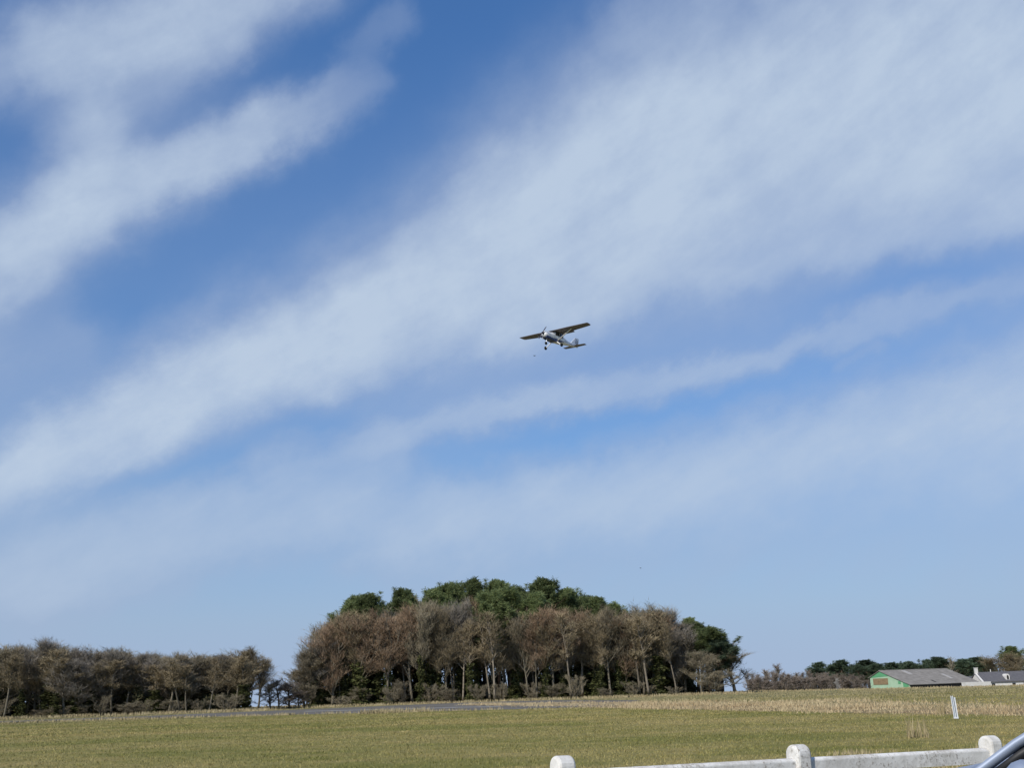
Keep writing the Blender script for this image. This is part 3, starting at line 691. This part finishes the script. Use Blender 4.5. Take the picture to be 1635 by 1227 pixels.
prism(MB(), [(-.32,-.45,he-.3),(-.32,dp/2,hr-.05),(-.32,dp/2,hr+.24),(-.32,-.45,he+.05)], (.5,0,0)).build('verge', m_white, rf)
xd = (P(1612,1085,348)-P(1569,1085,348)).length
kz = (hr-he)/(dp/2)
dm_ = empty('dormer'); dm_.parent = o
ring = [(-.62,0,-.1),(.62,0,-.1),(.62,0,1.25),(.45,0,1.6),(.18,0,1.82),(-.18,0,1.82),(-.45,0,1.6),(-.62,0,1.25)]
prism(MB(), [(x+xd, .25, z+he+.25) for x,_,z in ring], (0,2.2,0)).build('surround', m_white, dm_)
prism(MB(), [(x*.5+xd, .19, z*.62+he+.55) for x,_,z in ring], (0,.05,0)).build('pane', m_dark, dm_)
MB().tube([(xd-3.2,dp/2,hr+.1),(xd-3.2,dp/2,hr+.9)], .12, 6).build('vent_pipe', m_white, rf)
for x in (3.2, 9.5, 13):
    MB().box((x,-.03,he-1.2),(1.0,.06,1.2)).build('window', m_dark, o)
house('outbuilding', 1541, 1564, 1082, 1092, 352, 6, 'low slate roofed outbuilding between the barn and the house')

# ------------------------------------------------------------------ marker in the field
m_mark = mat('white_plastic', (0.78,0.79,0.80), 0.5, scale=8, col2=(0.66,0.68,0.70))
m_markb = mat('blue_grey_plastic', (0.24,0.30,0.37), 0.6, scale=8, col2=(0.18,0.23,0.29))
pb = P(1526, 1142.5, 43); mk = empty('field_marker', (pb.x, 43, 0))
tag(mk, 'small upright marker of white and blue-grey slats in the grass', 'marker')
hm = P(1519, 1112, 43).z
lean = Matrix.Rotation(R(-2.0), 3, 'Y')
for x, y, w, h, m_, nm in [(-.066,.0,.022,hm,m_mark,'slat'),(-.034,.02,.04,hm*.96,m_markb,'panel'),(-.008,-.01,.02,hm,m_mark,'slat'),(.022,.03,.04,hm*.93,m_markb,'panel'),(.056,-.02,.036,hm*.93,m_mark,'slat')]:
    MB().box(lean @ Vector((x,y,h/2)), (w,.03,h), lean).build(nm, m_, mk)
MB().box((0.0,.0,.035),(.15,.10,.04)).build('base', m_mark, mk)

# ------------------------------------------------------------------ concrete fence
def concrete():
    m = bpy.data.materials.new('whitewashed_concrete'); m.use_nodes = True; gg = G(m.node_tree); b = m.node_tree.nodes['Principled BSDF']
    b.inputs['Roughness'].default_value = 0.92; b.inputs['Specular IOR Level'].default_value = 0.15
    ge = gg.n.new('ShaderNodeNewGeometry'); p = ge.outputs['Position']
    n1 = gg.noise(p, 5, 6, 0.7); n2 = gg.noise(p, 38, 5, 0.7); n3 = gg.noise(p, 2.2, 4, 0.6)
    c = gg.mix(gg.mapr(n1, 0.38, 0.62), (0.76,0.745,0.71), (0.55,0.53,0.49))
    c = gg.mix(gg.m('MULTIPLY', gg.mapr(n2, 0.52, 0.66), gg.mapr(n3, 0.40, 0.58)), c, (0.21,0.175,0.14))
    up = gg.xyz(ge.outputs['Normal'])[2]     # lichen settles on the upper faces
    c = gg.mix(gg.m('MULTIPLY', gg.mapr(up, 0.5, 1.0, 0, .5), gg.mapr(n1, 0.42, 0.62)), c, (0.36,0.31,0.25))
    gg.l.new(c, b.inputs['Base Color'])
    bn = gg.n.new('ShaderNodeBump'); bn.inputs['Strength'].default_value = 0.6; bn.inputs['Distance'].default_value = 0.006
    gg.l.new(n2, bn.inputs['Height']); gg.l.new(bn.outputs[0], b.inputs['Normal'])
    return m
m_conc = concrete()
A3 = P(1577, 1175.5, 11.15); A1 = P(894, 1207.5, 9.0)
fd = (A3-A1); zslope = fd.z/ Vector((fd.x,fd.y)).length; fd.z = 0; span = fd.length/2; fd.normalize()
fang = math.atan2(fd.y, fd.x)
fence = empty('concrete_fence', (A1.x, A1.y, 0), fang); fence.rotation_euler = (0, -math.atan(zslope), fang); tag(fence, 'whitewashed concrete post and rail fence in the foreground', 'fence')
def arch_bar(length, w, z0, z1, r=None, bev=.012):  # a bar along x with a half round top
    r = r or w/2; prof = [(-w/2, z0), (w/2, z0)]
    for k in range(11):
        a = math.pi*k/10; prof.append((math.cos(a)*w/2, z1-r+math.sin(a)*r))
    rings = [];
    for x, s in ((0, bev), (bev*.35, bev*.3), (bev, 0), (length-bev, 0), (length-bev*.35, bev*.3), (length, bev)):
        cz = (z0+z1)/2
        rings.append([(x, y*(1-2*s/w), cz+(z-cz)*(1-2*s/(z1-z0))) for y, z in prof])
    return MB().loft(rings)
top = A1.z
post_me = arch_bar(.15, .17, -.35, top, .075, .022).mesh('post', False)
rail_top = top-.108
rail_me = arch_bar(span-.15, .10, rail_top-.135, rail_top, .03, .004).mesh('rail', False)
rail_lo = arch_bar(span-.15, .10, rail_top-.60, rail_top-.47, .03, .004).mesh('rail', False)
for me_ in (post_me, rail_me, rail_lo): me_.materials.append(m_conc)
for i in range(-3, 4):
    pz = zslope*span*i if i > 0 else 0
    q = put('post', post_me, None, fence); q.location = (span*i-.075, 0, 0); q.rotation_euler = (0, R(U(-.4,.4)), R(U(-1,1)))
    if i < 3:
        for me_ in (rail_me, rail_lo):
            q = put('rail', me_, None, fence); q.location = (span*i+.075, 0, 0); q.scale = (1.0,1,1)

# ------------------------------------------------------------------ parked car (nose away to the left)
m_paint_car = mat('silver_blue_car_paint', (0.27,0.32,0.42), 0.5, metal=0.3, coat=0.12, scale=40, var=0.04)
m_blackp = mat('black_trim', (0.012,0.012,0.013), 0.55)
m_glass = mat('tinted_glass', (0.012,0.014,0.017), 0.06, spec=0.8)
m_tyre = mat('tyre_rubber', (0.018,0.018,0.018), 0.85)
m_rim = mat('alloy_rim', (0.45,0.45,0.46), 0.35, metal=0.9)
m_lamp = mat('lamp_glass', (0.6,0.62,0.65), 0.1, spec=0.8)
m_red = mat('rear_lamp_glass', (0.35,0.02,0.02), 0.15, spec=0.8)
cf = Vector((-.85,.527,0)).normalized(); cl = Vector((-cf.y, cf.x, 0))
abase = P(1562, 1235, 6.7)                        # foot of the left windscreen pillar
AB = Vector((.78,.70,1.04))
zoff = abase.z-AB.z
org = abase-cf*AB.x-cl*AB.y; 
car = empty('parked_car'); car.matrix_world = Matrix(((cf.x,cl.x,0,org.x),(cf.y,cl.y,0,org.y),(0,0,1,0),(0,0,0,1)))
AB = Vector((AB.x, AB.y, abase.z))
tag(car, 'silver-blue car in the bottom right corner with mirror and sloping pillar', 'car')
def sec(x, hw, zb, zt, tuck=.06, n=7):            # rounded cross section
    p = [(x,-hw+tuck,zb),(x,hw-tuck,zb),(x,hw-.01,zb+.16),(x,hw,(zb+zt)*.52),(x,hw-.02,zt-.16),(x,hw-.07,zt-.05),(x,hw-.18,zt)]
    return p+[(x,-y,z) for (x,y,z) in p[:1:-1]]
bz = AB.z-.02
S = [(2.02,.55,.33,.60),(1.98,.70,.26,.70),(1.80,.80,.22,.82),(1.45,.86,.20,.93),(1.0,.875,.20,bz-.02),(.75,.88,.20,bz+.0),(0,.885,.20,bz+.02),(-1.0,.885,.20,bz+.04),(-1.6,.87,.22,bz+.05),(-1.92,.82,.28,bz+.02),(-2.02,.70,.34,bz-.12)]
body = MB().loft([sec(*s) for s in S]).build('body', m_paint_car, car, smooth=True)
body.data.shade_smooth()
RT = .40+AB.z                                     # roof height
# pillar curve from the wing up to the roof
pilA = [(AB.x+.20,.735,AB.z-.09),(AB.x,.71,AB.z),(AB.x-.22,.675,AB.z+.155),(AB.x-.45,.64,AB.z+.29),(AB.x-.66,.61,AB.z+.372),(AB.x-.95,.60,AB.z+.425),(AB.x-1.5,.60,AB.z+.44),(AB.x-2.1,.59,AB.z+.40),(AB.x-2.55,.60,AB.z+.27)]
def strip(mb, line, off, w):                      # a flat bar swept along a line
    rings = []
    for i, p in enumerate(line):
        p = Vector(p); t = (Vector(line[min(i+1,len(line)-1)])-Vector(line[max(i-1,0)])).normalized()
        s = Vector((0,1,0)); nrm = t.cross(s).normalized()
        c = p+Vector((0,off[0],0))+nrm*off[1]
        pr = [(-w[0],-w[1]),(w[0],-w[1]*.9),(w[0]*1.02,w[1]*.2),(w[0]*.7,w[1]*.8),(w[0]*.1,w[1]),(-w[0],w[1]*.9)]
        rings.append([c+s*u+nrm*v for u, v in pr])
    return mb.loft(rings)
for sgn in (1,-1):
    line = [(x,y*sgn,z) for x,y,z in pilA]
    pm = strip(MB(), line, (0,0), (.05*sgn,.029)).build('roof_rail_pillar', m_paint_car, car, smooth=True)
    seal = strip(MB(), [(x-.018,y*sgn+.012*sgn,z-.058) for x,y,z in pilA[1:]], (0,0), (.034*sgn,.026)).build('window_seal', m_blackp, car, smooth=True)
    win = [(x-.03,y*sgn,z-.07) for x,y,z in pilA[1:]]
    belt = [(AB.x-.05,.775*sgn,bz+.0),(AB.x-2.4,.775*sgn,bz+.06)]
    gl = MB(); nW = len(win)
    lower = [Vector(belt[0]).lerp(Vector(belt[1]), i/(nW-1)) for i in range(nW)]
    gl.add(win+[tuple(p) for p in lower], [(i,i+1,nW+i+1,nW+i) for i in range(nW-1)])
    gl.build('side_window', m_glass, car, smooth=True)
    bp = strip(MB(), [(AB.x-1.15,.76*sgn,bz),(AB.x-1.25,.66*sgn,bz+.40)], (0,0), (.02,.05)).build('door_pillar', m_blackp, car)
    strip(MB(), [(AB.x+.02,.792*sgn,bz+.0),(AB.x-1.2,.80*sgn,bz+.035),(AB.x-2.35,.785*sgn,bz+.055)], (0,0), (.014,.016)).build('belt_trim', m_blackp, car)
    # mirror
    mc = Vector((AB.x-.29,.95*sgn,AB.z+.005)); rings = []
    for u in np.linspace(-1,1,9):
        rr = max(.05, (1-abs(u)**2.6)**.5); xk = .09*(1-.25*u*u)
        rings.append([mc+Vector((xk*rr*math.cos(a)*(1.2 if math.cos(a) > 0 else .75), .13*u*sgn, .085*rr*math.sin(a))) for a in np.linspace(0,2*math.pi,15)[:-1]])
    mir = MB().loft(rings).build('wing_mirror', m_paint_car, car, smooth=True)
    MB().tube([(AB.x-.27,.77*sgn,AB.z-.02),(AB.x-.28,.86*sgn,AB.z-.03)], .03, 8).build('stalk', m_blackp, mir)
    MB().box((AB.x-.355,.95*sgn,AB.z+.005),(.012,.20,.12)).build('mirror_glass', m_glass, mir)
    strip(MB(), [(AB.x-.98,.895*sgn,.86),(AB.x-1.16,.897*sgn,.87)], (0,0), (.014,.016)).build('door_handle', m_paint_car, car)
    for xw in (1.25,-1.28):
        wh = empty('wheel', (xw,.80*sgn,.31)); wh.parent = car
        def wring(y, r, n=28): return [(r*math.cos(2*math.pi*j/n), y*sgn, r*math.sin(2*math.pi*j/n)) for j in range(n)]
        MB().loft([wring(-.10,.20),wring(-.10,.28),wring(-.07,.31),wring(.07,.31),wring(.10,.285),wring(.095,.20)]).build('tyre', m_tyre, wh, smooth=True)
        rm_ = MB().loft([wring(.06,.205),wring(.098,.205),wring(.098,.185),wring(.075,.18)], cap=True)
        for j in range(5):
            aa = 2*math.pi*j/5; rot = Matrix.Rotation(aa,3,'Y'); rm_.box(rot @ Vector((.1,.09*sgn,0)), (.19,.03,.045), rot)
        rm_.build('rim', m_rim, wh)
        arch = [(xw+.36*math.cos(a),.872*sgn,.31+.36*math.sin(a)) for a in np.linspace(-.2,math.pi+.2,16)]
        MB().tube(arch, .035, 6).build('wheel_arch', m_blackp, car, smooth=True)
    hl = MB().loft([[(1.99-.17*u, sgn*(.48+.27*u), .66+.05*v+.04*u) for v in (-1,1)]+[(1.955-.17*u-.06, sgn*(.48+.27*u), .66+.05*v+.04*u) for v in (1,-1)] for u in (0,.5,1)]).build('headlight', m_lamp, car)
    MB().box((-1.96,.66*sgn,.86),(.12,.26,.24)).build('tail_light', m_red, car)
    # shut line between wing and pillar, door gap
    MB().tube([(AB.x+.045,.748*sgn,AB.z+.016),(AB.x+.01,.775*sgn,AB.z-.05),(AB.x+.0,.86*sgn,AB.z-.16),(AB.x-.0,.893*sgn,.5)], .004, 5).build('shut_line', m_blackp, car)
    MB().tube([(AB.x-1.2,.80*sgn,bz+.0),(AB.x-1.2,.887*sgn,AB.z-.2),(AB.x-1.18,.897*sgn,.35)], .004, 5).build('shut_line', m_blackp, car)
rfm = MB(); rl = pilA[4:]
rfm.loft([[(x, .60*u if abs(u) < 1 else y*u*.96, z+.035*(1-u*u)) for u in np.linspace(-1,1,9)] for x,y,z in rl], cap=False, closed=False).build('roof', m_paint_car, car, smooth=True)
wsm = MB(); wsm.loft([[(x+.06*(1-u*u), y*u*.98, z+.004) for u in np.linspace(-1,1,9)] for x,y,z in pilA[1:5]], cap=False, closed=False).build('windscreen', m_glass, car, smooth=True)
MB().loft([[(x-.05*(1-u*u), y*u*.97, z) for u in np.linspace(-1,1,7)] for x,y,z in [(AB.x-2.1,.59,AB.z+.41),(AB.x-2.62,.66,bz+.04)]], cap=False, closed=False).build('rear_window', m_glass, car, smooth=True)
MB().box((2.015,0,.50),(.04,1.0,.14)).build('grille', m_blackp, car)
MB().box((-2.035,0,.62),(.02,.52,.11)).build('number_plate', m_white, car)

# ------------------------------------------------------------------ light aircraft, climbing
m_pw = mat('white_aircraft_paint', (0.87,0.87,0.88), 0.35, scale=1.5, var=0.05, coat=0.4)
m_wing = mat('shaded_wing_paint', (0.19,0.175,0.20), 0.5, scale=1.5, var=0.08)  # wing and tailplane colour darkened to carry the shade of the underside
m_pb = mat('dark_blue_stripe', (0.03,0.05,0.16), 0.4)
m_pg = mat('aircraft_window', (0.03,0.035,0.045), 0.08, spec=0.8)
m_prop = mat('dark_propeller', (0.04,0.04,0.07), 0.4)
cr, cu, cb = CR.col[0], CR.col[1], CR.col[2]
def camvec(u, v, w): return (cr*u+cu*v+cb*w)
ax_ = camvec(-7.5,3.0,9.1).normalized(); ay_ = camvec(9.56,1.86,7.28); ay_ = (ay_-ax_*ay_.dot(ax_)).normalized(); az_ = ax_.cross(ay_)
hub = P(866.5, 531.5, 1.0)-Vector((0,0,EYE)); hub = Vector((0,0,EYE))+hub.normalized()*147
plane = empty('light_aircraft'); plane.matrix_world = Matrix(((ax_.x,ay_.x,az_.x,hub.x),(ax_.y,ay_.y,az_.y,hub.y),(ax_.z,ay_.z,az_.z,hub.z),(0,0,0,1)))
tag(plane, 'white high-wing propeller plane climbing against the sky', 'airplane')
def fsec(x, hw, zt, zb_, e=2.6, n=22):
    cz, hz = (zt+zb_)/2, (zt-zb_)/2; r = []
    for j in range(n):
        a = 2*math.pi*j/n; c_, s_ = math.cos(a), math.sin(a)
        r.append((x, hw*abs(c_)**(2/e)*(1 if c_ >= 0 else -1), cz+hz*abs(s_)**(2/e)*(1 if s_ >= 0 else -1)))
    return r
FS = [(-.16,.22,.20,-.24),(-.22,.36,.30,-.38),(-.45,.46,.36,-.50),(-1.0,.51,.41,-.58),(-1.55,.54,.46,-.62),(-1.75,.55,.58,-.63),(-2.25,.56,.88,-.64),(-2.6,.56,.92,-.64),(-3.4,.54,.90,-.60),(-3.9,.50,.80,-.53),(-4.5,.42,.60,-.40),(-5.4,.30,.44,-.22),(-6.5,.19,.34,-.04),(-7.4,.10,.28,.08),(-7.9,.04,.24,.14)]
fus = MB().loft([fsec(*s) for s in FS]).build('fuselage', m_pw, plane, smooth=True)
MB().loft([fsec(x,hw+.014,zm+h_,zm-h_,8) for x,hw,zm,h_ in [(-.4,.40,-.33,.17),(-1.0,.47,-.38,.22),(-2.3,.52,-.40,.25),(-3.4,.50,-.30,.16),(-4.5,.41,.02,.06),(-5.4,.285,.10,.05),(-6.8,.15,.17,.04)]]).build('side_stripe', m_pb, fus)
ws = [[(x, hw*math.sin(a)*1.02, zb_+(zt-zb_)*math.cos(a)**.5+.02) for a in np.linspace(-1.35,1.35,11)] for x,hw,zt,zb_ in [(-1.60,.50,.50,.38),(-1.85,.53,.67,.42),(-2.12,.55,.83,.46)]]
MB().loft(ws, cap=False, closed=False).build('windscreen', m_pg, plane, smooth=True)
for sgn in (1,-1):
    for (x0,x1) in [(-2.05,-2.95),(-3.02,-3.8)]:
        prism(MB(), [(x0,.55*sgn,.20),(x1,.535*sgn,.20),(x1,.50*sgn,.74),(x0-.15,.50*sgn,.74)], (0,.035*sgn,0)).build('cabin_window', m_pg, plane)
    def foil(y, c, xle, z, thick=.12, tw=0):
        up_ = [(0,0),(.03,.028),(.10,.05),(.25,.068),(.45,.062),(.7,.035),(1,.003)]; dn = [(.98,-.003),(.7,-.018),(.4,-.032),(.2,-.034),(.06,-.025)]
        return [(xle-c*u, y*sgn, z+c*v) for u, v in up_+dn]
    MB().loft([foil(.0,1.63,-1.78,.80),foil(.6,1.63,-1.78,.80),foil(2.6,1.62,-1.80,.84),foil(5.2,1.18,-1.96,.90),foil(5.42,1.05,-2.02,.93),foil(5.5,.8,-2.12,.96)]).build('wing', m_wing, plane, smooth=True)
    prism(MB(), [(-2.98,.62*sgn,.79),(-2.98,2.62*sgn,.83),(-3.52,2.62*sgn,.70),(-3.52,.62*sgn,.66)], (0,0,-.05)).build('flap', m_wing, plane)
    prism(MB(), [(-2.93,2.72*sgn,.80),(-2.86,5.1*sgn,.86),(-2.88,5.1*sgn,.86),(-3.02,2.72*sgn,.80)], (0,0,-.015)).build('aileron_gap', m_blackp, plane)
    rings = [[Vector((-2.62+k*.2,.5*sgn,-.46)).lerp(Vector((-2.55+k*.2,2.75*sgn,.80)), t)+Vector((0,0,.05*math.sin(a)))+Vector((.11*math.cos(a),0,0)) for a in np.linspace(0,2*math.pi,9)[:-1]] for k in (0,) for t in (0,.5,1)]
    MB().loft(rings).build('strut', m_pw, plane, smooth=True)
    MB().tube([(-2.5,.42*sgn,-.56),(-2.47,.85*sgn,-.88),(-2.45,1.22*sgn,-1.18)], [.075,.06,.05], 6).build('gear_leg', m_pw, plane)
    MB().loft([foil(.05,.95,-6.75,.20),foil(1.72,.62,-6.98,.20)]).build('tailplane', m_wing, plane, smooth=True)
def wheel_part(x, y, z, r, w, nm):
    ring = lambda yy, rr: [(x+rr*math.cos(2*math.pi*j/18), y+yy, z+rr*math.sin(2*math.pi*j/18)) for j in range(18)]
    MB().loft([ring(-w*.7,r*.5),ring(-w,r*.8),ring(-w*.6,r),ring(w*.6,r),ring(w,r*.8),ring(w*.7,r*.5)]).build(nm, m_tyre, plane, smooth=True)
wheel_part(-2.45,1.29,-1.2,.24,.10,'main_wheel'); wheel_part(-2.45,-1.29,-1.2,.24,.10,'main_wheel'); wheel_part(-.78,0,-1.22,.21,.09,'nose_wheel')
MB().tube([(-.95,.0,-.5),(-.80,.0,-1.2)], .055, 6).build('nose_gear_leg', m_pw, plane)
fin = MB().loft([[(-6.15,.05,.30),(-7.0,.075,.3),(-8.0,.03,.25),(-8.0,-.03,.25),(-7.0,-.075,.3),(-6.15,-.05,.30)],[(-7.35,.02,1.45),(-7.7,.035,1.45),(-8.15,.015,1.45),(-8.15,-.015,1.45),(-7.7,-.035,1.45),(-7.35,-.02,1.45)]]).build('fin', m_pw, plane)
for k in range(3):
    z0 = .62+k*.25
    MB().box((-7.55-.06*k,0,z0),(.75,.17-.035*k,.085), Matrix.Rotation(R(-25),3,'Y')).build('stripe', m_pb, fin)
sp = MB().loft([[(x,r*math.cos(2*math.pi*j/14),r*math.sin(2*math.pi*j/14)) for j in range(14)] for x, r in [(.22,.015),(.16,.08),(.05,.15),(-.15,.18)]]).build('spinner', m_prop, plane, smooth=True)
pr = empty('propeller', (.03,0,0)); pr.parent = plane; pr.rotation_euler = (R(-38),0,0)
for s in (1,-1):
    MB().loft([[(.03*math.cos(a)+k*.02, w*math.sin(a), s*zz) for a in np.linspace(0,2*math.pi,9)[:-1]] for zz,w,k in [(.1,.06,0),(.35,.085,.3),(.7,.08,.1),(.95,.03,0)]]).build('blade', m_prop, pr, smooth=True)

# ------------------------------------------------------------------ far birds
m_bird = mat('dark_feathers', (0.05,0.05,0.055), 0.8)
for px, py, d, lab in [(853.5,568.5,170,'tiny dark bird below the nose of the small plane'),(1023,908,230,'tiny dark bird above the right half of the middle wood')]:
    q = P(px,py,1)-Vector((0,0,EYE)); q = Vector((0,0,EYE))+q.normalized()*d
    b = MB()
    b.loft([[(x, r*math.cos(t), r*math.sin(t)) for t in np.linspace(0,2*math.pi,8)[:-1]] for x, r in [(.20,.01),(.16,.03),(.05,.05),(-.1,.04),(-.22,.015)]])
    for s in (1,-1):
        b.add([(.08,.03*s,.02),(-.06,.03*s,.02),(-.03,.24*s,.10),(-.10,.44*s,.06),(.07,.22*s,.11)], [(0,1,2,4),(4,2,3)])
    o = b.build('bird', m_bird); o.location = q; o.rotation_euler = (R(15),R(-10),R(40)); tag(o, lab, 'bird', 'far birds')
